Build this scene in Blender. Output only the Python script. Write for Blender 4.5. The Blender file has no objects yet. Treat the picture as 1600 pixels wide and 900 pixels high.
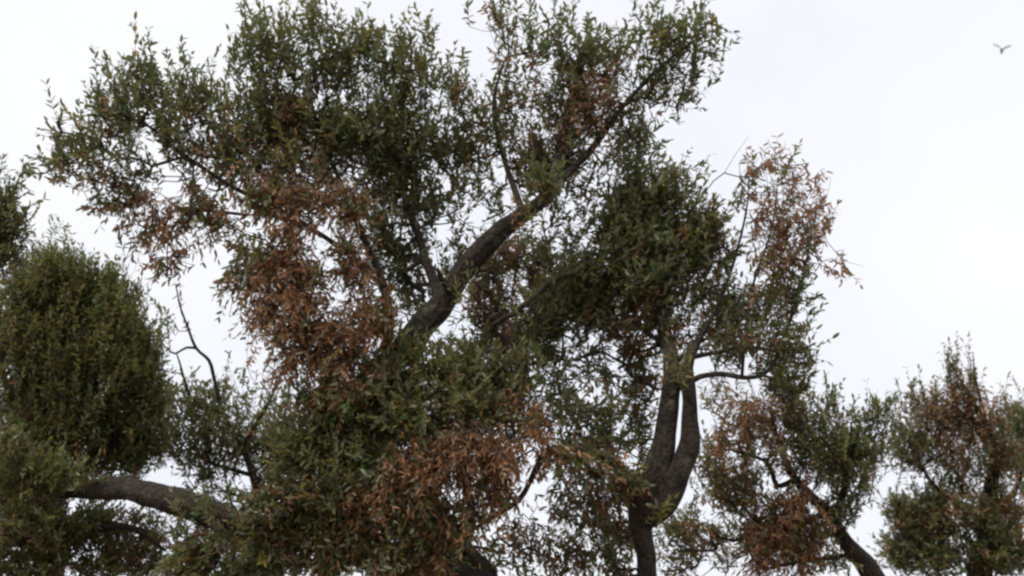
import bpy, math, random
import numpy as np
from mathutils import Vector, Matrix, noise

# ------------------------------------------------------------------ camera, sky, sun, exposure
scene = bpy.context.scene
C = scene.collection
CAMZ, PITCH, LENS = 1.6, math.radians(14.0), 50.0
cd = bpy.data.cameras.new('camera'); cam = bpy.data.objects.new('camera', cd); C.objects.link(cam)
cam.location = (0, 0, CAMZ); cam.rotation_euler = (math.pi/2 + PITCH, 0, 0)
cd.lens = LENS; cd.sensor_width = 36.0; cd.clip_start = 0.05; cd.clip_end = 3000
cd.dof.use_dof = True; cd.dof.focus_distance = 8.8; cd.dof.aperture_fstop = 2.4
scene.camera = cam

SUN_EL, SUN_AZ = math.radians(56), math.radians(-140)     # azimuth from +Y, negative = left
world = bpy.data.worlds.new('World'); scene.world = world; world.use_nodes = True
wn, wl = world.node_tree.nodes, world.node_tree.links
wn.clear()
wout = wn.new('ShaderNodeOutputWorld')
sky = wn.new('ShaderNodeTexSky'); sky.sky_type = 'NISHITA'; sky.sun_disc = False
sky.sun_elevation = SUN_EL; sky.sun_rotation = SUN_AZ
bgs = wn.new('ShaderNodeBackground'); bgs.inputs['Strength'].default_value = 0.12
wl.new(sky.outputs[0], bgs.inputs['Color'])
tc = wn.new('ShaderNodeTexCoord')
nz = wn.new('ShaderNodeTexNoise'); nz.inputs['Scale'].default_value = 2.3; nz.inputs['Detail'].default_value = 5
nz.inputs['Roughness'].default_value = 0.45
wl.new(tc.outputs['Generated'], nz.inputs['Vector'])
cr = wn.new('ShaderNodeValToRGB')
cr.color_ramp.elements[0].position = 0.30; cr.color_ramp.elements[0].color = (0.82, 0.84, 0.92, 1)
cr.color_ramp.elements[1].position = 0.68; cr.color_ramp.elements[1].color = (0.99, 0.99, 1.0, 1)
wl.new(nz.outputs['Fac'], cr.inputs['Fac'])
bgc = wn.new('ShaderNodeBackground'); bgc.inputs['Strength'].default_value = 0.93
wl.new(cr.outputs['Color'], bgc.inputs['Color'])
mixw = wn.new('ShaderNodeMixShader'); mixw.inputs['Fac'].default_value = 0.93      # a closed cloud deck, a little blue through it
wl.new(bgs.outputs[0], mixw.inputs[1]); wl.new(bgc.outputs[0], mixw.inputs[2])
wl.new(mixw.outputs[0], wout.inputs['Surface'])

sd = bpy.data.lights.new('sun', 'SUN'); sun = bpy.data.objects.new('sun', sd); C.objects.link(sun)
sd.energy = 1.5; sd.angle = math.radians(18); sd.color = (1.0, 0.95, 0.87)
sdir = Vector((math.sin(SUN_AZ)*math.cos(SUN_EL), math.cos(SUN_AZ)*math.cos(SUN_EL), math.sin(SUN_EL)))
sun.rotation_euler = sdir.to_track_quat('Z', 'Y').to_euler()
sun.location = (-8, -6, 14)

vs = scene.view_settings
vs.view_transform = 'Standard'; vs.look = 'None'; vs.exposure = 0.22; vs.gamma = 1.0
scene.cycles.pixel_filter_type = 'BLACKMAN_HARRIS'; scene.cycles.filter_width = 2.5

# ------------------------------------------------------------------ helpers
PXS = 36.0/LENS/1600.0                      # metres per photograph pixel at 1 m
FW = np.array([0, math.cos(PITCH), math.sin(PITCH)]); UP = np.array([0, -math.sin(PITCH), math.cos(PITCH)])
RT = np.array([1.0, 0, 0]); CAM = np.array([0, 0, CAMZ])
def P(px, py, d):
    return CAM + d*(FW + RT*(px-800)*PXS + UP*(450-py)*PXS)
def tag(o, label=None, cat=None, group=None, kind=None):
    for k, v in (('label', label), ('category', cat), ('group', group), ('kind', kind)):
        if v: o[k] = v
    return o
def mesh_obj(name, verts, loops, starts, totals, mat, parent=None, smooth=True, col=None):
    me = bpy.data.meshes.new(name)
    verts = np.asarray(verts, np.float32); loops = np.asarray(loops, np.int32)
    me.vertices.add(len(verts)); me.vertices.foreach_set('co', verts.ravel())
    me.loops.add(len(loops)); me.loops.foreach_set('vertex_index', loops)
    me.polygons.add(len(starts)); me.polygons.foreach_set('loop_start', np.asarray(starts, np.int32))
    me.polygons.foreach_set('loop_total', np.asarray(totals, np.int32))
    me.polygons.foreach_set('use_smooth', np.full(len(starts), smooth))
    if col is not None:
        a = me.attributes.new('tint', 'FLOAT_COLOR', 'POINT')
        a.data.foreach_set('color', np.asarray(col, np.float32).ravel())
    me.update(calc_edges=True); me.validate()
    me.materials.append(mat)
    o = bpy.data.objects.new(name, me); C.objects.link(o)
    if parent is not None: o.parent = parent; o.matrix_parent_inverse = Matrix.Translation(-parent.location)
    return o
def quads_obj(name, verts, quads, mat, parent=None, smooth=True):
    q = np.asarray(quads, np.int32)
    n = len(q)
    return mesh_obj(name, verts, q.ravel(), np.arange(n)*4, np.full(n, 4), mat, parent, smooth)
def catmull(pts, step):
    pts = [np.asarray(p, float) for p in pts]; out = []
    for i in range(len(pts)-1):
        p0 = pts[max(i-1, 0)]; p1 = pts[i]; p2 = pts[i+1]; p3 = pts[min(i+2, len(pts)-1)]
        n = max(2, int(np.linalg.norm((p2-p1)[:3])/step))
        for k in range(n):
            t = k/n
            out.append(0.5*(2*p1+(p2-p0)*t+(2*p0-5*p1+4*p2-p3)*t*t+(3*p1-p0-3*p2+p3)*t**3))
    out.append(pts[-1]); return np.array(out)
def unit(v): return v/(np.linalg.norm(v, axis=-1, keepdims=True)+1e-9)

# ------------------------------------------------------------------ materials
def nodes(m):
    m.use_nodes = True; nt = m.node_tree; nt.nodes.clear()
    return nt.nodes, nt.links
def leaf_material(name, silver, trans, rough):
    m = bpy.data.materials.new(name); N, L = nodes(m)
    out = N.new('ShaderNodeOutputMaterial'); at = N.new('ShaderNodeAttribute'); at.attribute_name = 'tint'
    geo = N.new('ShaderNodeNewGeometry')                      # upper side coloured, underside pale and felted
    mix = N.new('ShaderNodeMix'); mix.data_type = 'RGBA'; mix.blend_type = 'MIX'
    sc = N.new('ShaderNodeMath'); sc.operation = 'MULTIPLY'; sc.inputs[1].default_value = silver[3]
    L.new(geo.outputs['Backfacing'], sc.inputs[0]); L.new(sc.outputs[0], mix.inputs['Factor'])
    L.new(at.outputs['Color'], mix.inputs['A']); mix.inputs['B'].default_value = (*silver[:3], 1)
    pb = N.new('ShaderNodeBsdfPrincipled'); pb.inputs['Roughness'].default_value = rough
    pb.inputs['Specular IOR Level'].default_value = 0.5
    L.new(mix.outputs['Result'], pb.inputs['Base Color'])
    tr = N.new('ShaderNodeBsdfTranslucent'); vm = N.new('ShaderNodeVectorMath'); vm.operation = 'SCALE'; vm.inputs['Scale'].default_value = 1.9
    L.new(at.outputs['Color'], vm.inputs[0]); L.new(vm.outputs[0], tr.inputs['Color'])   # a thin blade passes more light than it reflects
    ms = N.new('ShaderNodeMixShader'); ms.inputs[0].default_value = trans
    L.new(pb.outputs[0], ms.inputs[1]); L.new(tr.outputs[0], ms.inputs[2]); L.new(ms.outputs[0], out.inputs['Surface'])
    return m
M_GREEN = leaf_material('olive_leaf_green', (0.28, 0.28, 0.19, 0.75), 0.38, 0.42)
M_BROWN = leaf_material('olive_leaf_dead', (0.30, 0.17, 0.10, 0.45), 0.34, 0.6)
def bark_material(name, c1, c2, c3):
    m = bpy.data.materials.new(name); N, L = nodes(m)
    out = N.new('ShaderNodeOutputMaterial'); pb = N.new('ShaderNodeBsdfPrincipled'); pb.inputs['Roughness'].default_value = 0.9
    tcn = N.new('ShaderNodeTexCoord')
    n1 = N.new('ShaderNodeTexNoise'); n1.inputs['Scale'].default_value = 9; n1.inputs['Detail'].default_value = 8
    n2 = N.new('ShaderNodeTexNoise'); n2.inputs['Scale'].default_value = 45; n2.inputs['Detail'].default_value = 6
    vo = N.new('ShaderNodeTexVoronoi'); vo.feature = 'DISTANCE_TO_EDGE'; vo.inputs['Scale'].default_value = 24
    mp = N.new('ShaderNodeMapping'); mp.inputs['Scale'].default_value = (1, 1, 0.3)
    L.new(tcn.outputs['Object'], mp.inputs[0]); L.new(mp.outputs[0], vo.inputs['Vector'])
    L.new(tcn.outputs['Object'], n1.inputs['Vector']); L.new(tcn.outputs['Object'], n2.inputs['Vector'])
    r = N.new('ShaderNodeValToRGB'); e = r.color_ramp.elements
    e[0].position = .3; e[0].color = (*c1, 1); e[1].position = .72; e[1].color = (*c3, 1)
    k = r.color_ramp.elements.new(.5); k.color = (*c2, 1)
    ad = N.new('ShaderNodeMix'); ad.data_type = 'FLOAT'; ad.inputs['Factor'].default_value = .45
    L.new(n1.outputs['Fac'], ad.inputs['A']); L.new(n2.outputs['Fac'], ad.inputs['B'])
    n3 = N.new('ShaderNodeTexNoise'); n3.inputs['Scale'].default_value = 6; n3.inputs['Detail'].default_value = 7; n3.inputs['Roughness'].default_value = .7
    L.new(tcn.outputs['Object'], n3.inputs['Vector']); lr = N.new('ShaderNodeValToRGB'); lr.color_ramp.elements[0].position = .56; lr.color_ramp.elements[1].position = .66
    L.new(n3.outputs['Fac'], lr.inputs['Fac']); lm = N.new('ShaderNodeMix'); lm.data_type = 'RGBA'; lm.inputs['B'].default_value = (.12, .12, .075, 1)   # lichen
    L.new(lr.outputs['Color'], lm.inputs['Factor']); L.new(r.outputs['Color'], lm.inputs['A'])
    L.new(ad.outputs['Result'], r.inputs['Fac']); L.new(lm.outputs['Result'], pb.inputs['Base Color'])
    b = N.new('ShaderNodeBump'); b.inputs['Strength'].default_value = 1.0; b.inputs['Distance'].default_value = .05
    b2 = N.new('ShaderNodeBump'); b2.inputs['Strength'].default_value = .8; b2.inputs['Distance'].default_value = .03
    L.new(vo.outputs['Distance'], b.inputs['Height']); L.new(n2.outputs['Fac'], b2.inputs['Height'])
    L.new(b.outputs[0], b2.inputs['Normal']); L.new(b2.outputs[0], pb.inputs['Normal'])
    L.new(pb.outputs[0], out.inputs['Surface']); return m
M_BARK = bark_material('olive_bark', (.012, .008, .005), (.034, .024, .0155), (.075, .057, .036))
M_TWIG = bark_material('olive_twig', (.035, .026, .018), (.075, .055, .038), (.13, .105, .075))

# ------------------------------------------------------------------ the ground
gm = bpy.data.materials.new('dry_grove_soil'); N, L = nodes(gm)
out = N.new('ShaderNodeOutputMaterial'); pb = N.new('ShaderNodeBsdfPrincipled'); pb.inputs['Roughness'].default_value = .95
tcn = N.new('ShaderNodeTexCoord'); n1 = N.new('ShaderNodeTexNoise'); n1.inputs['Scale'].default_value = .6; n1.inputs['Detail'].default_value = 9
r = N.new('ShaderNodeValToRGB'); r.color_ramp.elements[0].position = .35; r.color_ramp.elements[0].color = (.055, .06, .025, 1)
r.color_ramp.elements[1].position = .65; r.color_ramp.elements[1].color = (.16, .10, .06, 1)
L.new(tcn.outputs['Object'], n1.inputs['Vector']); L.new(n1.outputs['Fac'], r.inputs['Fac']); L.new(r.outputs[0], pb.inputs['Base Color'])
bp = N.new('ShaderNodeBump'); bp.inputs['Distance'].default_value = .1; L.new(n1.outputs['Fac'], bp.inputs['Height']); L.new(bp.outputs[0], pb.inputs['Normal'])
L.new(pb.outputs[0], out.inputs['Surface'])
rad = [0]+[2*1.33**k for k in range(24)]; gv = [(0, 9, 0)]; gq = []; SEG = 48
for rr in rad[1:]:
    for s in range(SEG):
        a = 2*math.pi*s/SEG; x, y = rr*math.cos(a), 9+rr*math.sin(a)
        gv.append((x, y, .06*noise.noise(Vector((x*.35, y*.35, 0))) if rr < 60 else 0))
for k in range(len(rad)-2):
    for s in range(SEG):
        a = 1+k*SEG+s; b = 1+k*SEG+(s+1) % SEG
        gq.append((a, a+SEG, b+SEG, b))
for s in range(0, SEG, 2): gq.append((0, 1+s, 1+(s+1) % SEG, 1+(s+2) % SEG))
tag(quads_obj('ground', gv, gq, gm), 'bare soil and dry grass floor of the olive grove', None, None, 'structure')

# ------------------------------------------------------------------ wood
def gnarled_tube(pts, radii, sides, rough, seed):
    """One continuous knotted limb; pts (n,3), radii (n,)."""
    n = len(pts); tan = unit(np.gradient(pts, axis=0))
    ref = np.array([.3, 1, .2]) if abs(tan[0][1]) < .8 else np.array([1., 0, 0])
    u = unit(np.cross(tan[0], ref)); V = []; Q = []
    for i in range(n):
        u = unit(u-tan[i]*np.dot(u, tan[i])); w = np.cross(tan[i], u)
        for s in range(sides):
            a = 2*math.pi*s/sides; dr = math.cos(a)*u+math.sin(a)*w
            q = pts[i]+dr*radii[i]
            f = noise.noise(Vector(q*3.2)+Vector((seed, 0, 0)))*.9+noise.noise(Vector(q*9)+Vector((0, seed, 0)))*.5
            f += .4*math.sin(3*a+seed+i*.12)*.5+.45*noise.noise(Vector((math.cos(a)*3.2, math.sin(a)*3.2, i*.05+seed)))+.35*noise.noise(Vector((math.cos(a)*8, math.sin(a)*8, i*.16+seed)))
            V.append(pts[i]+dr*radii[i]*(1+rough*f))
    for i in range(n-1):
        for s in range(sides):
            a = i*sides+s; b = i*sides+(s+1) % sides
            Q.append((a, b, b+sides, a+sides))
    return V, Q
LV = None
DENS = 1.5; LIMB = .74
def leaf_template():
    # lanceolate blade, slightly folded and curved: x along, y across, z up
    xs = [0, .30, .70, 1]; ws = [.06, .47, .42, .03]; zs = [0, .03, .0, -.08]
    v = []
    for x, w, z in zip(xs, ws, zs): v += [(x, -w, z+.25*w*0), (x, w, z)]
    f = [(2*i, 2*i+2, 2*i+3, 2*i+1) for i in range(3)]
    return np.array(v), np.array(f)
LV, LF = leaf_template()

class Tree:
    def __init__(self, name, label, base, seed, group='olive trees of the grove', leaf=.058, shoot=.21):
        self.rng = np.random.default_rng(seed); self.seed = seed
        self.root = bpy.data.objects.new(name, None); C.objects.link(self.root)
        self.root.location = base; self.root.empty_display_size = .3
        tag(self.root, label, 'tree', group)
        self.pos = []; self.par = []; self.ok = []; self.shoots = []
        self.leafs = leaf; self.shootl = shoot; self.mul = 1.
    def limb(self, name, pts, attach=True, sides=26, rough=.27, label=None, parent=None, step=.035):
        """pts: (px, py, depth, radius_m) or world ('w',x,y,z,r)."""
        P4 = []
        for p in pts:
            if p[0] == 'w': P4.append(np.array(p[1:5], float))
            else: P4.append(np.array([*P(p[0], p[1], p[2]), p[3]]))
        c = catmull(P4, step); rr = np.maximum(c[:, 3]*(LIMB if c[:, 3].max() > .07 else .7), .003)
        xyz = c[:, :3].copy()
        for i in range(len(xyz)):               # small wander, olive wood is never straight
            q = Vector(xyz[i]*2.6)
            xyz[i] += np.array([noise.noise(q+Vector((self.seed, 0, 0))), noise.noise(q+Vector((0, 9+self.seed, 0))), noise.noise(q+Vector((0, 0, 5)))])*min(.035, rr[i]*.8)
        V, Q = gnarled_tube(xyz, rr, sides, rough, self.seed*1.7)
        k = len(V); V = list(V)+[xyz[-1]+(xyz[-1]-xyz[-2])*.4, xyz[0]]
        b = k-sides
        for s in range(0, sides, 2): Q.append((b+s, b+(s+1) % sides, b+(s+2) % sides, k))
        for s in range(0, sides, 2): Q.append(((s+2) % sides, (s+1) % sides, s, k+1))
        o = quads_obj(name, V, Q, M_BARK, parent or self.root)
        if parent: o.matrix_parent_inverse = Matrix()
        if label: o['label'] = label
        if attach:
            for i in range(len(xyz)): self.pos.append(xyz[i]); self.par.append(-1)
        return o
    def blob(self, px, py, rx, ry, d, dens, brown=0., mode='u', grp='', rz=None, pale=0.):
        rng = self.rng; sc = d*PXS
        lp = .5*self.leafs*self.leafs*.30*.62*.5/sc/sc     # px^2 one leaf covers
        n = max(1, int(DENS*self.mul*dens*math.pi*rx*ry/(lp*16)))
        c = P(px, py, d); rzm = (rz if rz else .5*(rx+ry)*1.25)*sc
        k = n*3+6
        u = unit(rng.normal(size=(k, 3)))*(rng.random((k, 1))**.38)*np.where(rng.random((k, 1)) < .22, 1+.45*np.abs(rng.normal(size=(k, 1))), 1.)
        mid = c+RT*(u[:, :1]*rx*sc)+UP*(u[:, 1:2]*ry*sc)+FW*(u[:, 2:]*rzm)
        wgt = np.array([max(.06, .5+1.5*noise.noise(Vector(q*3.1))+.8*noise.noise(Vector(q*7.))) for q in mid])    # sprays and gaps
        mid = mid[rng.choice(k, n, replace=False, p=wgt/wgt.sum())]
        outw = unit(mid-self.center); j = rng.normal(size=(n, 3))*.65
        z = np.array([0, 0, 1.])
        if mode == 'u': dr = outw*.55+z*.75+j
        elif mode == 'o': dr = outw*.9+z*.2+j
        elif mode == 'v': dr = outw*.15+z*1.2+j*.6
        else: dr = outw*.5-z*.75+j
        dr = unit(dr); ln = self.shootl*(.6+.8*rng.random(n))
        br = rng.random(n) < brown
        for i in range(n):
            self.shoots.append((mid[i]-dr[i]*ln[i]*.5, dr[i], ln[i], bool(br[i]), grp if br[i] else 'g', mode, pale))
    def grow(self):
        """join each shoot to the nearest wood by thin, branching twigs; pipe-model radii."""
        rng = self.rng; n0 = len(self.pos)
        cap = n0+len(self.shoots)*30
        pos = np.zeros((cap, 3)); pos[:n0] = np.array(self.pos); par = -np.ones(cap, int); cnt = n0
        B = np.array([s[0] for s in self.shoots])
        dmin = np.full(len(B), 1e9)
        for k in range(0, n0, 4): dmin = np.minimum(dmin, np.linalg.norm(B-pos[k], axis=1))
        order = np.argsort(dmin); ends = np.zeros(len(B), int)
        for i in order:
            b = B[i]; sd_ = self.shoots[i][1]
            dv = b-pos[:cnt]; dist = np.linalg.norm(dv, axis=1)
            j = int(np.argmin(dist*(1+.25*(1-(dv@sd_)/(dist+1e-6)))))
            L_ = dist[j]; k = max(1, min(28, int(L_/.07))); p0 = pos[j].copy()
            pr = j; side = unit(rng.normal(size=3))*L_*.06
            for t in range(1, k+1):
                f = t/k
                q = p0+(b-p0)*f+side*math.sin(math.pi*f)-sd_*L_*.11*math.sin(math.pi*f)*f
                if t < k: q = q+rng.normal(size=3)*.008
                pos[cnt] = q; par[cnt] = pr; pr = cnt; cnt += 1
            ends[i] = pr
        pos = pos[:cnt]; par = par[:cnt]
        a = np.zeros(cnt); EX = 2.25; tip = .0016
        for e in ends: a[e] += tip**EX
        for i in range(cnt-1, n0-1, -1): 
            if par[i] >= n0: a[par[i]] += a[i]
        rad = np.maximum(a, 1e-12)**(1/EX)
        ids = np.arange(n0, cnt); p0 = pos[par[ids]]; p1 = pos[ids]; r1 = rad[ids]
        r0 = np.where(par[ids] >= n0, np.minimum(rad[par[ids]], r1*1.5), r1*1.25)
        self.frusta('twigs', p0, p1, r0, r1, 5)
    def frusta(self, name, p0, p1, r0, r1, sides):
        t = unit(p1-p0); ref = np.tile([.21, .33, .92], (len(t), 1)); u = unit(np.cross(t, ref)); w = np.cross(t, u)
        n = len(t); V = np.zeros((n, 2*sides, 3))
        for s in range(sides):
            a = 2*math.pi*s/sides; dr = math.cos(a)*u+math.sin(a)*w
            V[:, s] = p0+dr*r0[:, None]-t*r0[:, None]*.3; V[:, sides+s] = p1+dr*r1[:, None]+t*r1[:, None]*.3
        fq = np.array([(s, (s+1) % sides, sides+(s+1) % sides, sides+s) for s in range(sides)])
        Q = (fq[None]+np.arange(n)[:, None, None]*2*sides).reshape(-1, 4)
        o = quads_obj(name, V.reshape(-1, 3), Q, M_TWIG, self.root); o['kind'] = 'stuff'; return o
    def leaves(self, green, browns, singles=0, hue=1.0, glabel=None, blabels={}):
        rng = self.rng; S = self.shoots; n = len(S)
        base = np.array([s[0] for s in S]); dr = np.array([s[1] for s in S]); ln = np.array([s[2] for s in S])
        br = np.array([s[3] for s in S]); grp = [s[4] for s in S]; droop = np.array([s[5] == 'd' for s in S])
        pale = np.array([s[6] for s in S])
        # curved shoot axis
        bend = unit(rng.normal(size=(n, 3)))*.22+np.array([0, 0, .15])*np.where(droop, -2.2, 1.)[:, None]
        NS = 4; ts = np.linspace(0, 1, NS+1)
        ax = np.stack([base+dr*(ln*t)[:, None]+bend*(ln*t*t*.5)[:, None] for t in ts], 1)
        p0 = ax[:, :-1].reshape(-1, 3); p1 = ax[:, 1:].reshape(-1, 3)
        rr = np.tile(np.linspace(.0021, .0009, NS+1), (n, 1))
        self.frusta('shoots', p0, p1, rr[:, :-1].ravel(), rr[:, 1:].ravel(), 3)
        # opposite pairs, each pair turned a quarter against the last
        bare = rng.random(n); K = 9; ph = rng.random(n)*6.28
        pos, xd, nd, sz, sh, brn = [], [], [], [], [], []
        ref = unit(np.cross(dr, unit(rng.normal(size=(n, 3))))); r2 = np.cross(dr, ref)
        for k in range(K):
            t = .06+.94*k/(K-1); p = base+dr*(ln*t)[:, None]+bend*(ln*t*t*.5)[:, None]
            tg = unit(dr+bend*t)
            a = ph+k*math.pi/2
            for sgn in (0, math.pi):
                keep = rng.random(n) < np.where(br, .78*(bare > .12), .93)
                aa = a+sgn+rng.normal(size=n)*.3
                lat = np.cos(aa)[:, None]*ref+np.sin(aa)[:, None]*r2
                op = (1.15-.6*t)+rng.normal(size=n)*.28
                op = np.where(br, op+.25, op)
                d = tg*np.cos(op)[:, None]+lat*np.sin(op)[:, None]
                d = d+np.array([0, 0, -1.])*np.where(br, .35+.4*rng.random(n), .08)[:, None]+rng.normal(size=(n, 3))*.12
                d = unit(d); nn = tg-d*np.sum(tg*d, 1)[:, None]
                nn = unit(unit(nn)+np.array([0, 0, .35])+rng.normal(size=(n, 3))*np.where(br, .7, .35)[:, None])
                nn = unit(nn-d*np.sum(nn*d, 1)[:, None])
                size = self.leafs*(.50+.72*rng.random(n))*(1-.35*abs(t-.55))
                size = np.where(br, size*.92, size)
                ii = np.nonzero(keep)[0]
                pos.append(p[ii]); xd.append(d[ii]); nd.append(nn[ii]); sz.append(size[ii]); sh.append(ii); brn.append(br[ii])
        pos = np.concatenate(pos); xd = np.concatenate(xd); nd = np.concatenate(nd); sz = np.concatenate(sz); sh = np.concatenate(sh); brn = np.concatenate(brn)
        m = len(pos); yd = np.cross(nd, xd)
        wid = sz*np.where(brn, .25+.10*rng.random(m), .30+.12*rng.random(m))
        curl = np.where(brn, rng.normal(size=m)*.35, rng.normal(size=m)*.12)
        # colour of each leaf: a tone per shoot plus a little of its own
        tone = rng.random(n); own = rng.random(m)
        gA = np.array(green[0]); gB = np.array(green[1]); gC = np.array(green[2])
        tg_ = tone[sh][:, None]*.65+own[:, None]*.35
        cg = gA*(1-tg_)+gB*tg_
        yel = (rng.random(n) < green[3])[sh][:, None]; fresh = (rng.random(n) < .5)[sh][:, None]; cg = np.where(yel, np.where(fresh, gC, np.array([.085, .15, .035]))*(.7+.6*own[:, None]), cg)
        bA = np.array(browns[0]); bB = np.array(browns[1]); bC = np.array(browns[2])
        cb = np.where(tg_ < .5, bA+(bB-bA)*tg_*2, bB+(bC-bB)*(tg_*2-1))
        grey = (rng.random(m) < .16)[:, None]; cb = np.where(grey, np.array([.26, .205, .14]), cb)
        pl = (pale[sh]*(.5+.5*own))[:, None]; cb = cb*(1-pl)+np.array([.30, .17, .12])*pl
        col = np.where(brn[:, None], cb, cg)*(.75+.5*rng.random((m, 1)))
        V = pos[:, None]+xd[:, None]*(LV[None, :, :1]*sz[:, None, None])+yd[:, None]*(LV[None, :, 1:2]*wid[:, None, None])+nd[:, None]*((LV[None, :, 2:]+(LV[None, :, :1]**2)*curl[:, None, None])*sz[:, None, None])
        self.nleaf = m
        single = np.zeros(m, bool)
        if singles:
            c = V.mean(1)-CAM; dep = c@FW; ix = 800+(c@RT)/dep/PXS; iy = 450-(c@UP)/dep/PXS
            inside = (ix > 4) & (ix < 1596) & (iy > 4) & (iy < 896)
            view = unit(c); area = sz*wid*np.abs(np.sum(nd*view, 1))/dep**2
            key = (np.floor(ix/7)*1000+np.floor(iy/7)).astype(int); o_ = np.lexsort((dep, key))
            first = np.ones(m, bool); first[1:] = key[o_][1:] != key[o_][:-1]
            front = np.zeros(m, bool); front[o_[first]] = True
            cand = np.nonzero(front & inside)[0]; cand = cand[np.argsort(-area[cand])][:singles]; single[cand] = True
        def build(name, sel, mat, parent, label=None):
            k = np.nonzero(sel)[0]; q = len(k); nv = LV.shape[0]
            if q == 0: return None
            F = (LF[None]+np.arange(q)[:, None, None]*nv).reshape(-1, 4)
            cc = np.ones((q, nv, 4)); cc[:, :, :3] = col[k][:, None]
            nf = len(F)
            o = mesh_obj(name, V[k].reshape(-1, 3), F.ravel(), np.arange(nf)*4, np.full(nf, 4), mat, parent, True, cc.reshape(-1, 4))
            o['kind'] = 'stuff'
            if label: o['label'] = label
            return o
        crown = build('crown', ~brn & ~single, M_GREEN, self.root, glabel)
        g = np.array(grp)[sh]
        dead = {q: build('dead_foliage', brn & ~single & (g == q), M_BROWN, self.root, blabels.get(q)) for q in sorted(set(g[brn]))}
        # the leaves that show largest, one object each, sharing a few blades
        kinds = {}
        for i in np.nonzero(single)[0]:
            tone_i = int(own[i]*4); kk = (bool(brn[i]), tone_i)
            if kk not in kinds:
                me = bpy.data.meshes.new('leaf'); vv = LV.copy(); vv[:, 1] *= .28
                vv[:, 2] += vv[:, 0]**2*(.15 if kk[0] else .06)
                me.from_pydata([tuple(x) for x in vv], [], [tuple(int(y) for y in x) for x in LF])
                a_ = me.attributes.new('tint', 'FLOAT_COLOR', 'POINT')
                a_.data.foreach_set('color', np.tile([*col[i], 1.], (len(vv), 1)).astype(np.float32).ravel())
                me.materials.append(M_BROWN if kk[0] else M_GREEN)
                for p_ in me.polygons: p_.use_smooth = True
                kinds[kk] = me
            o = bpy.data.objects.new('leaf', kinds[kk]); C.objects.link(o); o.parent = dead[g[i]] if brn[i] else crown
            R = Matrix(((xd[i][0], yd[i][0], nd[i][0]), (xd[i][1], yd[i][1], nd[i][1]), (xd[i][2], yd[i][2], nd[i][2])))*float(sz[i])
            R = R.to_4x4(); R.translation = Vector(pos[i])
            o.matrix_parent_inverse = Matrix(); o.matrix_basis = R

GREEN = ((.070, .076, .022), (.158, .158, .050), (.20, .165, .040), .14)
BROWN = ((.105, .048, .022), (.26, .118, .046), (.41, .235, .112))

# ------------------------------------------------------------------ the old olive in the middle
T = Tree('old_olive_tree', 'big old olive tree with a thick leaning limb and brown withered clumps among its green', P(830, 1400, 9.1)*np.array([1, 1, 0]), 3)
bx, by = P(830, 1400, 9.1)[:2]
T.center = P(760, 640, 9.2)
fk = P(830, 1010, 9.1)
T.limb('trunk', [('w', bx, by, -.15, .80), ('w', bx+.02, by, .12, .62), ('w', bx-.05, by, .55, .50), ('w', bx+.04, by-.02, 1.0, .46), ('w', fk[0], fk[1], fk[2]-.15, .40), ('w', fk[0], fk[1], fk[2]+.12, .24)], attach=False, sides=28, rough=.30)
f4 = ('w', fk[0], fk[1], fk[2]-.25, .22)
LOW = T.limb('limb', [f4, (730, 915, 8.8, .15), (600, 868, 8.65, .135), (480, 838, 8.6, .125), (390, 822, 8.6, .118), (325, 800, 8.65, .122), (255, 778, 8.8, .110), (185, 765, 9.05, .098), (115, 768, 9.3, .066), (50, 745, 9.5, .045), (0, 700, 9.6, .02)], label='low limb reaching out sideways with sky under it')
A = T.limb('limb', [f4, (740, 905, 9.0, .18), (640, 790, 8.95, .16), (575, 680, 8.9, .15), (583, 600, 8.85, .14), (640, 540, 8.8, .110), (690, 475, 8.8, .094), (732, 412, 8.8, .082), (790, 357, 8.85, .074), (845, 310, 8.95, .062), (872, 255, 9.05, .050), (885, 190, 9.15, .036), (905, 120, 9.2, .022), (925, 60, 9.2, .010)], label='thick dark limb leaning across the crown')
TW1 = T.limb('limb', [f4, (930, 985, 9.0, .15), (1008, 930, 8.9, .105), (1012, 880, 8.85, .082), (1000, 830, 8.8, .088), (1003, 790, 8.78, .12), (1024, 748, 8.75, .118), (1041, 690, 8.75, .094), (1045, 630, 8.78, .080), (1049, 575, 8.8, .074), (1042, 520, 8.95, .055), (1020, 440, 9.1, .042), (1000, 360, 9.25, .028), (990, 290, 9.3, .012)], label='upright grey limb, one of a twin pair')
TW2 = T.limb('limb', [(1012, 808, 8.78, .085), (1040, 786, 8.72, .11), (1062, 740, 8.70, .102), (1080, 690, 8.70, .086), (1080, 640, 8.72, .070), (1074, 590, 8.75, .062), (1078, 560, 8.8, .05), (1110, 500, 8.9, .020), (1140, 430, 9.0, .014), (1166, 330, 9.05, .007), (1170, 270, 9.05, .004)], label='upright grey limb beside its twin')
T.limb('branch', parent=TW2, pts=[(1078, 598, 8.76, .03), (1095, 588, 8.74, .028), (1130, 584, 8.72, .026), (1170, 590, 8.72, .024), (1200, 580, 8.75, .022), (1222, 540, 8.8, .020), (1245, 470, 8.85, .016), (1262, 400, 8.9, .011), (1275, 330, 8.95, .006)], sides=8)
T.limb('branch', parent=TW2, pts=[(1060, 560, 8.8, .03), (1110, 552, 8.75, .02), (1160, 543, 8.7, .014), (1215, 548, 8.7, .007)], sides=8)
T.limb('branch', parent=TW2, pts=[(1160, 588, 8.72, .018), (1165, 520, 8.8, .014), (1178, 440, 8.85, .011), (1205, 360, 8.9, .007), (1215, 290, 8.9, .004)], sides=8)
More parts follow.
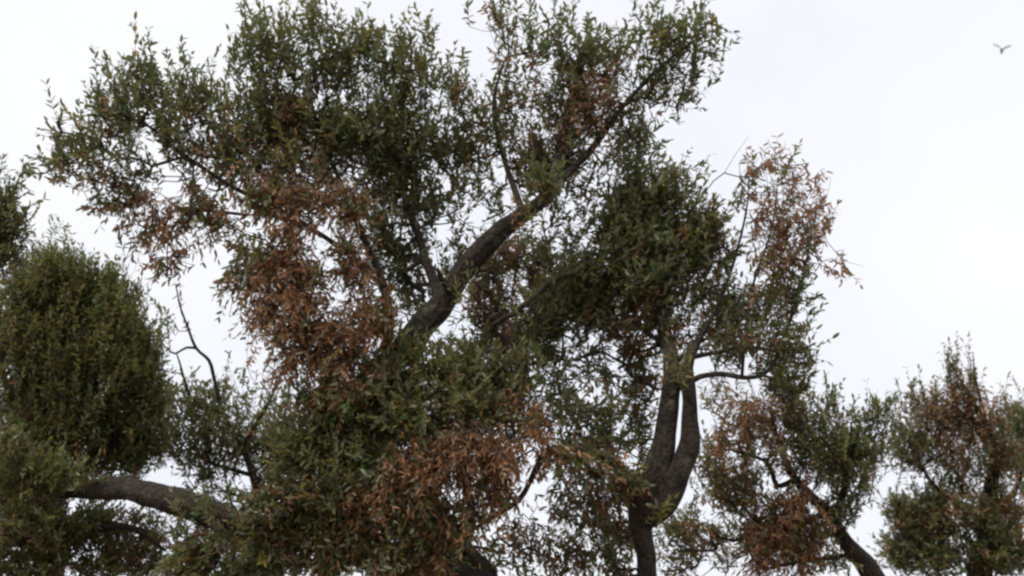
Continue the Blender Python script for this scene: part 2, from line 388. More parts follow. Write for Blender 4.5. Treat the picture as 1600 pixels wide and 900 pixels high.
T.limb('branch', parent=TW1, pts=[(1004, 792, 8.78, .06), (972, 738, 8.65, .052), (930, 710, 8.55, .046), (880, 705, 8.5, .040), (856, 712, 8.45, .034), (836, 742, 8.42, .026), (812, 780, 8.4, .022), (770, 808, 8.4, .018), (725, 838, 8.4, .014), (680, 872, 8.4, .008)], sides=10, label='crooked branch arching over and down')
T.limb('branch', parent=A, pts=[(585, 610, 8.85, .06), (600, 555, 8.75, .05), (606, 490, 8.72, .042), (590, 420, 8.75, .034), (555, 340, 8.85, .028), (520, 260, 8.95, .02), (490, 170, 9.0, .012), (470, 90, 9.05, .006)], sides=8)
T.limb('branch', parent=A, pts=[(598, 450, 8.74, .03), (545, 395, 8.7, .028), (460, 340, 8.7, .024), (380, 300, 8.75, .020), (300, 250, 8.8, .016), (220, 190, 8.8, .010), (150, 180, 8.8, .006), (90, 190, 8.8, .003)], sides=8)
T.limb('branch', parent=A, pts=[(690, 470, 8.85, .05), (660, 390, 9.1, .042), (630, 300, 9.2, .034), (620, 210, 9.2, .022), (640, 110, 9.2, .010)], sides=8)
T.limb('branch', parent=A, pts=[(815, 335, 8.9, .04), (790, 260, 9.1, .028), (770, 170, 9.2, .018), (790, 90, 9.2, .008)], sides=8)
T.limb('branch', parent=A, pts=[(850, 303, 8.97, .045), (920, 240, 9.1, .034), (980, 160, 9.15, .022), (1050, 90, 9.15, .012), (1110, 50, 9.15, .005)], sides=8)
T.limb('branch', parent=A, pts=[(578, 690, 8.9, .06), (600, 650, 8.6, .042), (660, 620, 8.5, .03), (740, 610, 8.5, .018)], sides=8)
T.limb('branch', parent=A, pts=[(640, 790, 8.9, .06), (690, 740, 8.45, .04), (740, 700, 8.35, .028), (800, 680, 8.3, .014)], sides=8)
T.limb('branch', parent=LOW, pts=[(480, 838, 8.6, .05), (470, 790, 8.55, .035), (490, 730, 8.5, .022), (520, 660, 8.5, .012)], sides=8)
T.limb('branch', parent=A, pts=[(388, 335, 8.75, .014), (300, 330, 8.7, .011), (265, 370, 8.65, .007), (262, 430, 8.65, .003)], sides=6)
T.limb('branch', parent=A, pts=[(460, 340, 8.7, .02), (452, 390, 8.55, .016), (456, 460, 8.45, .012), (470, 530, 8.45, .006)], sides=6)

for pr_, st in ((A, [(705, 455, 8.75, .03), (690, 432, 8.62, .026), (684, 420, 8.58, .02)]), ):
    T.limb('stub', st, parent=pr_, attach=False, sides=10, rough=.3)
b = T.blob
# crown edge, upper left
T.mul = .48
for a in [(115, 235, 45, 45, 8.8, .9, .1, 'o'), (62, 262, 34, 20, 8.8, .8, 0, 'o'), (90, 275, 35, 18, 8.8, .7, .1, 'o'), (100, 190, 25, 25, 8.8, .5, 0, 'u'), (165, 205, 55, 60, 8.8, 1.5, .1), (205, 150, 50, 55, 8.85, 1.3), (225, 100, 20, 40, 8.85, .7, 0, 'v'), (270, 150, 50, 50, 8.9, 1.3), (285, 205, 60, 60, 8.9, 1.5, .1), (340, 190, 50, 55, 8.9, 1.5, .08), (185, 265, 55, 35, 8.8, 1.3, .4, 'o', 'left')]: b(*a)
for a in [(175, 290, 35, 30, 8.8, 1., .5), (225, 315, 50, 40, 8.75, 1.6, .85), (250, 355, 40, 40, 8.7, 1.3, .9), (262, 400, 30, 30, 8.65, 1.5, .9), (300, 320, 50, 35, 8.75, 1.5, .75), (165, 320, 25, 20, 8.8, .9, .2), (195, 375, 22, 18, 8.75, .5, .2), (345, 350, 45, 30, 8.75, 1.3, .7)]: b(*a, 'd', 'left')
# top
T.mul = .37
for a in [(385, 130, 45, 70, 8.95, 1.5), (375, 70, 25, 25, 8.95, .9), (430, 90, 45, 65, 9.0, 1.7), (430, 35, 35, 30, 9.0, 1.0), (490, 80, 45, 65, 9.0, 1.7), (485, 25, 22, 25, 9.0, .9), (540, 110, 50, 65, 9.05, 1.9), (565, 45, 26, 35, 9.05, 1.0), (610, 100, 45, 50, 9.1, 1.7), (655, 95, 40, 60, 9.15, 1.6, .05), (668, 45, 16, 25, 9.15, .8), (705, 130, 40, 50, 9.2, 1.4, .1), (728, 25, 14, 18, 9.2, .35)]: b(*a[:6], a[6] if len(a) > 6 else 0, 'v', 'top')
for a in [(785, 60, 30, 50, 9.2, 1.1, .45), (800, 120, 40, 50, 9.2, 1.2, .45), (775, 20, 25, 22, 9.2, .9, .1), (850, 60, 35, 60, 9.2, 1.4, .15), (905, 80, 40, 60, 9.2, 1.6, .1), (960, 90, 45, 45, 9.2, 1.7, .15), (1010, 75, 40, 45, 9.2, 1.8, .05), (1060, 70, 40, 50, 9.15, 1.7, .05), (1100, 45, 30, 40, 9.15, 1.0), (1125, 75, 18, 30, 9.15, .7), (1090, 120, 30, 30, 9.15, 1.0, .35), (1060, 155, 26, 26, 9.2, 1.1, .25), (1010, 130, 40, 40, 9.2, 1.6, .3), (880, 140, 50, 45, 9.25, 1.5, .4), (950, 160, 55, 45, 9.1, 2.6, .8), (980, 200, 40, 30, 9.2, 1.5, .6), (900, 205, 60, 45, 9.2, 2.4, .6), (820, 190, 50, 50, 9.25, 1.5, .4), (760, 190, 50, 55, 9.25, 1.5, .25)]: b(*a[:6], a[6] if len(a) > 6 else 0, 'u', 'top', None, .4)
# middle of the crown
T.mul = .5
for a in [(400, 230, 60, 60, 8.9, 2., .2), (440, 180, 50, 55, 9., 2.2, .3), (500, 190, 55, 55, 9.05, 2.2, .05), (465, 260, 55, 45, 8.9, 2.3, .3), (560, 200, 60, 55, 9.1, 2.3, .05), (530, 255, 40, 40, 9.1, 1.1, .3), (620, 190, 60, 60, 9.2, 2.4), (610, 260, 55, 50, 9.2, 2.2), (680, 220, 55, 55, 9.3, 2.2, .05), (330, 260, 50, 40, 8.9, 1.3, .35), (620, 330, 45, 60, 9.3, 2.2, .05), (590, 390, 40, 50, 9.3, 1.6, .1), (640, 400, 45, 40, 9.35, 1.6), (690, 330, 55, 45, 9.5, .95), (740, 280, 45, 40, 9.5, .85, .1), (700, 400, 35, 30, 9.5, .9), (760, 330, 30, 30, 9.5, .6), (640, 460, 40, 35, 9.4, 1.2), (840, 265, 45, 40, 9.3, 2.2, .3), (900, 270, 45, 35, 9.3, 1.6, .25), (960, 250, 45, 35, 9.3, 1.2, .15), (1005, 225, 30, 35, 9.3, 1., .05), (880, 330, 30, 30, 9.4, .8), (930, 320, 40, 30, 9.4, .9), (865, 400, 30, 35, 9.5, .7), (905, 375, 30, 30, 9.5, .7)]: b(*a[:6], a[6] if len(a) > 6 else 0, 'u', 'mid')
# green mass on the twin limbs
T.mul = .85
for a in [(1000, 320, 55, 45, 9.25, 2.0, .05), (1055, 310, 40, 40, 9.2, 2.0, .1), (1090, 350, 35, 40, 9.2, 2.0, .15), (980, 380, 55, 45, 9.2, 2.6, .05), (1050, 390, 55, 50, 9.15, 2.6, .12), (930, 430, 55, 45, 9.2, 2.5, .05), (1000, 450, 60, 40, 9.1, 2.5, .15), (870, 470, 50, 50, 9.25, 2.4, .03), (930, 490, 50, 30, 9.2, 1.8, .15), (840, 530, 40, 45, 9.3, 2.2, .05), (1120, 400, 30, 40, 9.15, 1.3, .4), (1075, 460, 40, 30, 9.15, 1.1, .3), (985, 505, 50, 30, 9.1, 2., .5), (1005, 550, 30, 35, 9.2, 1.6, .55), (1000, 610, 24, 40, 9.25, 1.6, .4), (995, 670, 20, 30, 9.3, 1.4, .3), (1055, 525, 35, 20, 9., 1.6, .4)]: b(*a, 'u', 'mid')
# pale foliage behind the leaning limb
for a in [(790, 410, 40, 40, 9.9, 1.9, .6), (760, 470, 40, 40, 9.9, 1.8, .6), (800, 520, 45, 40, 9.9, 1.6, .55), (740, 540, 50, 30, 9.8, .9, .2), (840, 420, 30, 40, 9.8, 1.7, .5)]: b(*a, 'o', 'mid', None, .9)
# brown hanging mass
T.mul = .78
for a in [(395, 300, 45, 30, 8.7, 1.9, .6), (445, 310, 45, 30, 8.65, 2.1, .9), (505, 320, 45, 35, 8.65, 2., .9), (550, 330, 30, 35, 8.7, 1.5, .7), (455, 370, 26, 45, 8.55, 2.4, .97), (400, 390, 40, 35, 8.6, 1., .5), (380, 430, 28, 30, 8.6, 1.4, .4), (430, 430, 40, 35, 8.5, 2.4, .95), (480, 450, 45, 45, 8.45, 2.4, .9), (530, 400, 40, 45, 8.6, .9, .8), (415, 490, 35, 35, 8.5, 2., .95), (470, 520, 50, 35, 8.45, 2.4, .9), (530, 510, 40, 40, 8.45, 2.3, .95), (575, 480, 28, 50, 8.5, 1.8, .92), (605, 490, 16, 40, 8.55, 1.6, .9), (440, 560, 30, 25, 8.5, 1.5, .9), (510, 565, 45, 30, 8.45, 2.3, .9), (560, 560, 30, 30, 8.5, 2.2, .85), (555, 420, 25, 25, 8.6, 1.1, .8)]: b(*a, 'd', 'hang')
# low green mass and the brown shock below it
T.mul = 1.
for a in [(680, 590, 55, 30, 8.6, 2.4, .05), (610, 610, 55, 35, 8.55, 2.5, .12), (740, 600, 50, 35, 8.6, 2.3, .1), (800, 590, 40, 35, 8.7, 2.2, .05), (550, 650, 55, 40, 8.5, 2.5, .1), (640, 660, 60, 35, 8.45, 2.6, .05), (720, 640, 50, 30, 8.5, 2.4, .1), (500, 640, 40, 35, 8.55, 2., .3), (490, 700, 50, 40, 8.5, 2.5, .05), (560, 715, 55, 40, 8.4, 2.5, .03), (450, 690, 30, 40, 8.6, 1.3, .1), (530, 770, 50, 35, 8.4, 2.3, .2), (460, 760, 45, 30, 8.5, 2., .3), (780, 635, 35, 25, 8.5, 2., .4)]: b(*a, 'u', 'low')
for a in [(540, 610, 40, 25, 8.4, 1.8, .8), (660, 710, 50, 30, 8.3, 2.3, .9), (730, 700, 50, 35, 8.25, 2.5, .97), (790, 720, 35, 35, 8.25, 2.5, .97), (690, 750, 60, 30, 8.2, 2.4, .85), (770, 765, 40, 25, 8.25, 2.4, .9), (610, 750, 45, 35, 8.25, 2.3, .8), (575, 790, 35, 30, 8.3, 2., .7), (815, 650, 35, 26, 8.4, 1.9, .85), (640, 800, 50, 35, 8.3, 2.2, .5), (710, 810, 45, 25, 8.3, 2.2, .6), (660, 850, 45, 35, 8.4, 2.3, .7), (600, 850, 45, 35, 8.4, 2.2, .4), (640, 890, 50, 25, 8.4, 2.2, .7), (545, 840, 40, 40, 8.45, 2.1, .5), (500, 800, 40, 35, 8.5, 2., .4), (500, 870, 45, 30, 8.5, 1.7, .5), (845, 680, 20, 25, 8.45, 1., .8)]: b(*a, 'd', 'low')
for a in [(425, 800, 45, 30, 8.45, 1.7, .35), (390, 850, 45, 40, 8.5, 2.3, .15), (440, 860, 40, 40, 8.5, 2., .2), (330, 850, 35, 40, 8.7, 1.8, .2), (360, 895, 60, 25, 8.6, 2., .3), (300, 880, 40, 25, 8.7, 1.5, .3)]: b(*a, 'o', 'low')
for a in [(330, 795, 30, 14, 8.4, .8, .2), (400, 800, 35, 20, 8.35, 1.3, .3), (285, 800, 20, 10, 8.5, .4, .2)]: b(*a, 'u', 'low')
# loose growth under the crown
T.mul = .78
for a in [(880, 650, 40, 25, 8.9, 1., .25), (935, 650, 35, 30, 8.9, 1.2, .1), (910, 690, 40, 22, 8.8, 1.5, .15), (960, 700, 25, 25, 8.9, 1.4, .15), (860, 590, 18, 30, 9.2, .5), (905, 560, 30, 20, 9.2, .6), (970, 640, 16, 14, 9.2, .7), (1010, 715, 16, 35, 9.3, .8, .1)]: b(*a[:6], a[6] if len(a) > 6 else 0, 'u', 'under', None, .5)
for a in [(900, 745, 35, 30, 8.9, 1.1, .7), (950, 770, 35, 25, 8.9, 1.8, .7), (930, 800, 40, 25, 9., 1.2, .5), (870, 790, 30, 30, 9., .8, .4), (840, 845, 45, 30, 9.1, 1.1, .55), (900, 860, 45, 30, 9.1, 1.3, .65), (960, 840, 30, 40, 9.1, 1.7, .3), (965, 885, 25, 20, 9.1, 1.4, .4), (775, 865, 30, 25, 9.1, .9, .3), (730, 885, 30, 15, 9., 1., .4), (850, 890, 40, 15, 9.1, 1., .6)]: b(*a, 'd', 'under', None, .5)
for a in [(905, 575, 45, 30, 9.2, .6, .05), (870, 600, 22, 28, 9.2, .6, .1), (945, 600, 30, 30, 9.2, .5, .1), (890, 630, 40, 18, 9.1, .8, .1)]: b(*a, 'd', 'under')
for a in [(900, 715, 40, 18, 8.45, 1.8, .3), (950, 735, 30, 22, 8.5, 1.9, .4), (985, 765, 22, 22, 8.6, 1.6, .5), (860, 730, 22, 22, 8.4, 1.3, .6)]: b(*a, 'o', 'under')
for a in [(640, 545, 26, 18, 8.5, .8, .1), (720, 455, 25, 20, 8.55, .5, .1), (600, 585, 35, 20, 8.5, 1.8, .2), (815, 345, 25, 20, 8.6, .8, .1), (850, 290, 30, 25, 8.7, 1.6, .2), (1052, 575, 26, 16, 8.5, 1.2, .4), (1030, 800, 18, 14, 8.5, .8, .3)]: b(*a, 'u', 'mid')
# thin withered top on the right
for a in [(1185, 290, 30, 40, 9.0, .65, .85), (1215, 265, 25, 25, 9.0, .7, .7), (1250, 295, 35, 30, 8.95, .75, .85), (1280, 330, 25, 35, 8.95, .75, .85), (1210, 340, 40, 35, 8.95, 1.1, .95), (1255, 365, 35, 35, 8.9, 1.3, .95), (1205, 400, 40, 30, 8.9, 1.1, .9), (1165, 250, 14, 18, 9.0, .4, .5), (1150, 310, 25, 20, 9.05, .45, .4), (1300, 360, 15, 20, 8.95, .4, .6)]: b(*a, 'u', 'right', None, .55)
for a in [(1312, 415, 16, 18, 8.9, 1., .9), (1235, 420, 30, 25, 8.9, 1.1, .7)]: b(*a, 'd', 'right', None, .4)
for a in [(1240, 460, 30, 30, 8.85, 1.2, .35), (1180, 460, 35, 35, 8.9, .6, .4), (1130, 470, 40, 30, 9.0, .65, .25), (1110, 520, 40, 25, 8.95, .9, .3), (1165, 530, 40, 22, 8.8, 1.2, .25), (1225, 530, 30, 35, 8.8, 1.2, .2), (1255, 560, 20, 25, 8.8, 1., .1), (1255, 505, 16, 20, 8.8, .6, 0), (1215, 590, 30, 20, 8.8, 1.2, .2), (1130, 570, 25, 10, 8.85, .5, .1), (1120, 430, 30, 25, 9.1, .7, .3), (1150, 490, 60, 40, 9.2, .9, .3), (1205, 480, 40, 40, 9.2, .8, .3), (1140, 540, 50, 25, 9.2, .8, .3), (1200, 550, 40, 25, 9.2, .9, .3), (1240, 600, 20, 25, 9., 1., .2)]: b(*a, 'u', 'right', None, .3)
T.grow()
T.leaves(GREEN, BROWN, singles=300, glabel='green leaves of the crown', blabels={'hang': 'reddish brown dead leaves hanging in a long shock', 'left': 'brown dead leaves drooping at the end of a side branch', 'low': 'rusty dead leaves over the crooked branch', 'right': 'thin pinkish brown dead leaves on bare upright twigs', 'top': 'faded brown leaves near the top', 'mid': 'scattered brown leaves in the green', 'under': 'loose brown leaves under the crown'})
print('main leaves', T.nleaf, 'shoots', len(T.shoots))

# ------------------------------------------------------------------ the dense olive on the left
def simple_tree(name, label, pxb, d, seed, trunk, limbs, blobs, cen, leaf=.058, shoot=.25, green=GREEN, brown=BROWN, singles=0, r0=.22, mul=1., group='olive trees of the grove'):
    base = P(pxb, 1000, d)*np.array([1, 1, 0])
    t = Tree(name, label, base, seed, group, leaf, shoot); t.center = P(*cen); t.mul = mul
    f = P(*trunk[0][:3])
    tk = t.limb('trunk', [('w', base[0], base[1], -.12, r0*1.9), ('w', base[0]+.02, base[1], .2, r0*1.25), ('w', .5*(base[0]+f[0])+.05, .5*(base[1]+f[1]), f[2]*.55, r0)]+trunk, attach=True, sides=16, rough=.25)
    for l in limbs: t.limb('branch', l, sides=8, parent=tk)
    for a in blobs: t.blob(*a)
    t.grow(); t.leaves(green, brown, singles=singles); print(name, t.nleaf, len(t.shoots)); return t
u, o_, v, dd = 'u', 'o', 'v', 'd'
LG = ((.080, .084, .019), (.175, .172, .044), (.20, .16, .040), .08)
simple_tree('bushy_olive_tree', 'dense rounded olive tree with fine upright green shoots and almost no brown', 70, 10.6, 11,
    [(70, 960, 10.6, .18), (85, 860, 10.6, .14), (80, 740, 10.6, .09), (95, 600, 10.6, .05), (90, 480, 10.6, .02)],
    [[(82, 800, 10.6, .07), (150, 700, 10.5, .05), (190, 600, 10.4, .025), (200, 520, 10.4, .01)], [(80, 760, 10.6, .06), (20, 650, 10.5, .04), (0, 540, 10.5, .02)], [(84, 850, 10.6, .06), (190, 820, 10.4, .03), (260, 860, 10.4, .012)], [(84, 850, 10.6, .06), (10, 830, 10.5, .03)]],
    [(85, 470, 80, 55, 10.5, 2.3, .04, v), (40, 500, 60, 60, 10.5, 2.3, .08, v), (140, 490, 60, 55, 10.5, 2.3, .08, v), (100, 430, 50, 30, 10.5, 1.3, .0, v), (180, 530, 50, 50, 10.4, 2.2, .15, v), (60, 580, 75, 55, 10.3, 2.6, .03, v), (140, 590, 75, 60, 10.2, 2.6, .05, v), (205, 600, 40, 60, 10.3, 2.2, .03, u), (40, 660, 70, 55, 10.3, 2.6, .03, u), (120, 670, 75, 50, 10.2, 2.6, .05, u), (190, 670, 50, 45, 10.3, 2., .03, u), (230, 560, 25, 50, 10.4, .9, .05, u), (250, 610, 20, 40, 10.5, .7, .05, u), (40, 740, 70, 50, 10.4, 2.2, .03, u), (130, 725, 50, 35, 10.4, 2.2, .05, u), (195, 715, 40, 35, 10.3, 2.3, .05, u), (250, 690, 25, 30, 10.4, 1., .05, u), (130, 820, 50, 30, 10.6, 1.3, .2, u), (225, 810, 30, 20, 10.6, .7, .2, u), (20, 830, 50, 50, 10.3, 2.4, .05, u), (80, 830, 50, 50, 10.3, 2.3, .08, u), (50, 885, 70, 25, 10.3, 2.4, .08, u), (150, 830, 40, 35, 10.6, 1.6, .2, u), (210, 850, 45, 40, 10.6, 1.8, .3, u), (150, 885, 60, 20, 10.5, 2., .2, u), (235, 890, 40, 15, 10.5, 1.7, .3, u), (80, 360, 40, 35, 10.8, .10, .2, v), (175, 470, 45, 35, 10.4, 1.8, .1, v), (215, 540, 35, 45, 10.4, 1.7, .05, v), (225, 640, 30, 50, 10.4, 1.8, .05, u), (225, 700, 30, 30, 10.4, 1.6, .05, u), (120, 440, 60, 30, 10.5, 1.5, .03, v), (40, 440, 50, 30, 10.5, 1.4, .03, v), (75, 525, 70, 30, 10.2, 1.6, .03, v), (130, 540, 60, 25, 10.2, 1.4, .05, v), (60, 745, 45, 30, 9.1, 2., .03, u), (20, 720, 40, 45, 9.1, 2., .03, u), (50, 800, 45, 30, 9.1, 1.8, .05, u), (125, 745, 25, 18, 9.0, .9, .05, u), (60, 410, 40, 20, 10.5, .8, 0, v), (150, 440, 40, 20, 10.5, .8, .05, v)],
    (80, 780, 10.6), leaf=.050, shoot=.20, green=LG, mul=.72)
simple_tree('edge_olive_tree', 'leafy olive branch tip reaching in above the bushy rounded tree', -150, 9.2, 12,
    [(-150, 960, 9.2, .16), (-140, 800, 9.2, .12), (-110, 600, 9.2, .07), (-60, 450, 9.2, .03), (-10, 370, 9.2, .012)], [],
    [(5, 350, 26, 40, 9.2, 1.8, .05, u), (15, 300, 14, 30, 9.2, .6, 0, u), (10, 405, 26, 25, 9.2, 1.7, 0, u), (-50, 380, 50, 60, 9.2, 1.8, .05, u), (-100, 460, 60, 60, 9.2, 1.8, .1, u), (-20, 280, 25, 25, 9.2, .8, 0, u)],
    (-120, 650, 9.2))
simple_tree('thin_olive_tree', 'thin straggly olive tree with bare crooked twigs rising over sparse grey green leaves', 415, 11.0, 13,
    [(430, 960, 11, .12), (415, 820, 11, .09), (395, 740, 11, .045), (365, 680, 11, .034), (345, 630, 11, .026), (335, 592, 11, .022), (327, 565, 11, .019), (306, 544, 11, .016), (293, 510, 11, .012), (282, 480, 11, .010), (275, 445, 11, .006)],
    [[(308, 545, 11, .014), (292, 543, 11, .013), (273, 553, 11, .012), (262, 545, 11, .008), (250, 535, 11, .004)], [(350, 645, 11, .02), (305, 625, 11, .018), (291, 600, 11, .015), (280, 565, 11, .011), (276, 553, 11, .008)], [(375, 700, 11, .03), (420, 630, 11, .015), (445, 570, 11, .006)], [(395, 745, 11, .03), (320, 720, 11, .016), (280, 690, 11, .008)]],
    [(310, 640, 40, 25, 11, 1.2, .1, u), (340, 665, 45, 40, 11, 1.5, .15, u), (290, 700, 35, 35, 11, 1., .1, u), (375, 700, 40, 35, 11, 1.4, .15, u), (340, 735, 45, 30, 11, 1.2, .2, u), (400, 650, 35, 30, 11, .6, .3, u), (430, 610, 25, 30, 11, .5, .4, u), (385, 600, 25, 25, 11, .35, .3, u), (415, 740, 30, 35, 11, 1., .2, u), (290, 770, 20, 15, 11, .4, .1, u), (265, 690, 20, 25, 11, .8, .05, u), (345, 770, 30, 15, 11, 1., .2, u), (290, 500, 10, 20, 11, .15, .5, u), (275, 455, 6, 12, 11, .5, .3, u), (250, 500, 18, 30, 11, .5, .1, u), (360, 600, 40, 40, 11, .12, .5, u), (400, 560, 25, 30, 11, .25, .4, u), (330, 830, 50, 40, 11.2, 1., .3, u), (270, 830, 25, 40, 11.2, .5, .2, u), (300, 660, 55, 50, 11.3, 1., .1, u), (400, 690, 50, 45, 11.3, .9, .2, u), (350, 620, 50, 30, 11.3, .5, .2, u), (420, 700, 30, 45, 11.2, 1., .2, u), (440, 640, 25, 35, 11.2, .8, .4, u), (270, 620, 22, 35, 11.3, .8, .1, u)],
    (370, 780, 11), mul=.5)
simple_tree('withering_olive_tree', 'olive tree behind the twin limbs with a rusty brown middle and green leaves beside it', 1395, 10.6, 14,
    [(1400, 980, 10.6, .13), (1365, 905, 10.6, .10), (1325, 850, 10.6, .085), (1290, 800, 10.6, .06), (1240, 750, 10.6, .04), (1215, 690, 10.6, .026), (1205, 640, 10.6, .014)],
    [[(1300, 815, 10.6, .05), (1325, 740, 10.6, .03), (1330, 660, 10.6, .012)], [(1240, 752, 10.6, .03), (1215, 760, 10.5, .026), (1200, 725, 10.5, .022), (1170, 712, 10.5, .018), (1140, 700, 10.5, .014), (1125, 660, 10.5, .006)], [(1290, 800, 10.6, .04), (1210, 830, 10.5, .026), (1150, 780, 10.5, .012)], [(1335, 865, 10.6, .03), (1240, 880, 10.5, .02), (1190, 890, 10.5, .01)]],
    [(1320, 690, 40, 40, 10.6, 1.6, .03, u), (1350, 650, 30, 30, 10.6, .8, 0, u), (1295, 640, 30, 35, 10.6, .7, .1, u), (1335, 740, 40, 40, 10.6, 2.1, .03, u), (1380, 640, 22, 25, 10.6, .6, .1, u), (1310, 800, 28, 35, 10.6, 1.5, .05, u), (1370, 700, 20, 30, 10.6, .8, .05, u), (1250, 650, 25, 40, 10.6, 1.6, .3, u), (1200, 640, 30, 30, 10.6, .8, .6, u), (1150, 650, 35, 35, 10.5, .9, .9, dd), (1125, 690, 20, 25, 10.5, 1.3, .9, dd), (1170, 690, 25, 30, 10.5, 1.2, .9, dd), (1215, 710, 25, 40, 10.5, 1.1, .7, u), (1260, 730, 30, 40, 10.5, 1.5, .5, u), (1150, 740, 45, 25, 10.6, .7, .4, u), (1140, 785, 40, 22, 10.5, 1.5, .35, u), (1200, 790, 40, 25, 10.5, 1.5, .7, u), (1250, 800, 50, 35, 10.4, 2.2, .85, dd), (1210, 835, 45, 30, 10.4, 2.2, .92, dd), (1265, 840, 35, 30, 10.4, 2., .85, dd), (1190, 875, 35, 25, 10.4, 1.6, .9, dd), (1245, 880, 35, 18, 10.5, 1.2, .8, dd), (1130, 820, 30, 25, 10.7, .7, .3, u), (1110, 760, 30, 35, 10.8, .9, .5, u), (1080, 830, 45, 35, 10.9, .55, .3, u), (1050, 860, 35, 30, 10.9, .6, .3, u), (1130, 870, 30, 25, 10.9, .5, .5, u), (1310, 880, 25, 20, 10.6, .9, .2, u), (1300, 740, 30, 30, 10.6, 1.2, .1, u), (1140, 620, 45, 35, 10.8, .55, .7, u), (1180, 660, 35, 35, 10.8, .9, .7, u), (1110, 720, 35, 35, 10.8, .8, .5, u), (1160, 760, 40, 30, 10.8, .7, .4, u), (1060, 820, 40, 30, 11., .8, .2, u), (1100, 880, 45, 25, 11., .35, .3, u), (1050, 890, 30, 20, 11., .7, .3, u), (1230, 620, 35, 30, 10.7, 1.2, .2, u), (1280, 680, 35, 40, 10.6, .9, .15, u), (1400, 680, 20, 25, 10.6, .5, .1, u), (1250, 860, 45, 30, 10.4, 1.6, .85, dd), (1160, 830, 35, 25, 10.6, 1., .7, dd)],
    (1280, 860, 10.6), leaf=.056, shoot=.2, mul=.75)
simple_tree('ragged_olive_tree', 'ragged olive tree at the far right, brown spires above with dark green below', 1530, 13.0, 15,
    [(1530, 960, 13, .17), (1540, 860, 13, .13), (1550, 770, 13, .09), (1555, 700, 13, .05), (1520, 630, 13, .026), (1480, 560, 13, .008)],
    [[(1553, 720, 13, .05), (1520, 655, 13, .035), (1480, 652, 13, .024), (1455, 690, 13, .01)], [(1540, 660, 13, .03), (1525, 600, 13, .014), (1520, 550, 13, .005)], [(1545, 800, 13, .05), (1470, 770, 13, .03), (1430, 700, 13, .012), (1425, 620, 13, .004)], [(1545, 820, 13, .05), (1590, 760, 13, .03), (1600, 700, 13, .012)]],
    [(1490, 640, 40, 28, 13, 1.5, .75, u), (1470, 690, 40, 35, 13, 1.9, .85, u), (1530, 670, 35, 40, 13, 1.9, .7, u), (1490, 580, 14, 28, 13, 1.3, .6, v), (1445, 650, 35, 35, 13, 1.2, .6, u), (1420, 700, 30, 40, 13, .9, .3, u), (1405, 820, 22, 40, 13, 1.2, .2, u), (1522, 580, 12, 30, 13, 1., .3, v), (1515, 620, 30, 25, 13, 1.5, .6, v), (1430, 620, 30, 25, 13, .45, .4, u), (1420, 660, 25, 25, 13, .8, .6, u), (1430, 720, 35, 35, 13, 1., .2, u), (1555, 640, 20, 30, 13, .8, .5, v), (1565, 720, 30, 40, 13, 2.2, .5, u), (1510, 730, 40, 30, 13, 1.3, .4, u), (1440, 810, 45, 40, 13, 2.2, .15, u), (1500, 800, 45, 40, 12.8, 2.5, .25, u), (1530, 850, 45, 40, 12.7, 2.6, .05, u), (1580, 800, 30, 50, 12.8, 2.4, .75, u), (1430, 870, 40, 30, 13, 2., .15, u), (1480, 870, 45, 30, 12.8, 2.4, .1, u), (1580, 870, 35, 30, 12.8, 2.4, .3, u), (1400, 790, 18, 25, 13, 1., .2, u), (1400, 860, 25, 35, 13, 1.6, .2, u), (1480, 760, 30, 20, 13, 1., .3, u)],
    (1530, 850, 13), leaf=.056, shoot=.22, mul=.7)
simple_tree('dark_olive_tree', 'dark green olive tree peeping in at the edge behind the ragged one', 1680, 15.0, 16,
    [(1680, 960, 15, .18), (1680, 820, 15, .13), (1670, 700, 15, .07), (1650, 620, 15, .02)], [],
    [(1600, 650, 28, 30, 15, 2.2, .03, u), (1585, 690, 22, 40, 15, 2., .05, u), (1620, 720, 40, 50, 15, 2.2, .1, u), (1660, 640, 50, 50, 15, 2.2, .05, u), (1700, 720, 60, 60, 15, 2.2, .05, u)],
    (1680, 760, 15), mul=.5)

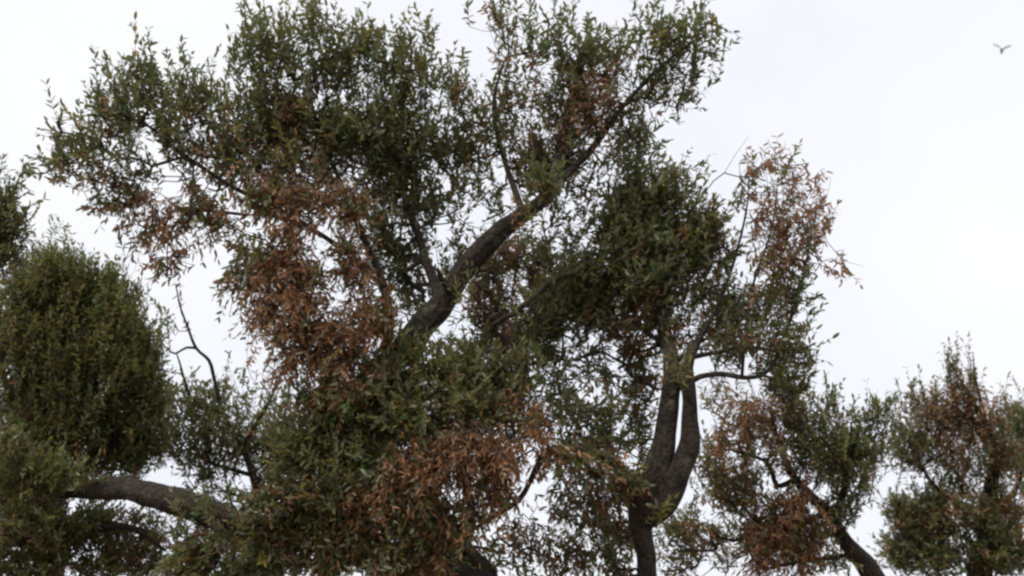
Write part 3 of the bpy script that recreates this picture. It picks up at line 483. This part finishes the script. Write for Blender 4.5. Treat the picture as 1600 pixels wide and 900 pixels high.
# ------------------------------------------------------------------ a bird far off in the sky
bm_ = bpy.data.materials.new('dark_feathers'); N, L = nodes(bm_)
out = N.new('ShaderNodeOutputMaterial'); pb = N.new('ShaderNodeBsdfPrincipled'); pb.inputs['Base Color'].default_value = (.05, .05, .055, 1); pb.inputs['Roughness'].default_value = .8
nn = N.new('ShaderNodeTexNoise'); nn.inputs['Scale'].default_value = 30; bb = N.new('ShaderNodeBump'); bb.inputs['Distance'].default_value = .005
L.new(nn.outputs[0], bb.inputs['Height']); L.new(bb.outputs[0], pb.inputs['Normal']); L.new(pb.outputs[0], out.inputs['Surface'])
bird = bpy.data.objects.new('bird', None); C.objects.link(bird); bl = P(1565, 80, 46); bird.location = bl
tag(bird, 'tiny dark bird flying alone in the white sky', 'bird')
prof = [(-.11, .004), (-.09, .018), (-.04, .034), (.02, .036), (.06, .026), (.075, .022), (.095, .024), (.11, .014), (.13, .003)]
V = []; Q = []
for x, rr in prof:
    for s in range(8): V.append((x, rr*math.cos(s*math.pi/4), rr*.9*math.sin(s*math.pi/4)))
for i in range(len(prof)-1):
    for s in range(8): Q.append((i*8+s, i*8+(s+1) % 8, i*8+8+(s+1) % 8, i*8+8+s))
def place(o): o.matrix_parent_inverse = Matrix(); return o
place(quads_obj('body', V, Q, bm_, bird))
for sg in (-1, 1):
    W = [(.05, 0, .015), (-.03, 0, .012), (.075, .09*sg, .07), (-.015, .09*sg, .065), (.02, .20*sg, .085), (-.03, .19*sg, .083), (-.07, .27*sg, .07), (-.085, .265*sg, .068)]
    W = W+[(x, y, z-.006) for x, y, z in W]
    q = []
    for i in range(3):
        k = 2*i; q += [(k, k+1, k+3, k+2), (k+8, k+10, k+11, k+9), (k, k+2, k+10, k+8), (k+1, k+9, k+11, k+3)]
    q += [(6, 7, 15, 14)]
    place(quads_obj('wing', W, q, bm_, bird, smooth=False))
tl = [(-.09, -.015, .003), (-.09, .015, .003), (-.17, .035, 0), (-.17, -.035, 0)]; tl += [(x, y, z-.004) for x, y, z in tl]
place(quads_obj('tail', tl, [(0, 1, 2, 3), (7, 6, 5, 4), (0, 4, 5, 1), (1, 5, 6, 2), (2, 6, 7, 3), (3, 7, 4, 0)], bm_, bird, smooth=False))
bird.rotation_euler = (.25, -.1, 1.2); bird.scale = (1.9, 1.1, 2.3)
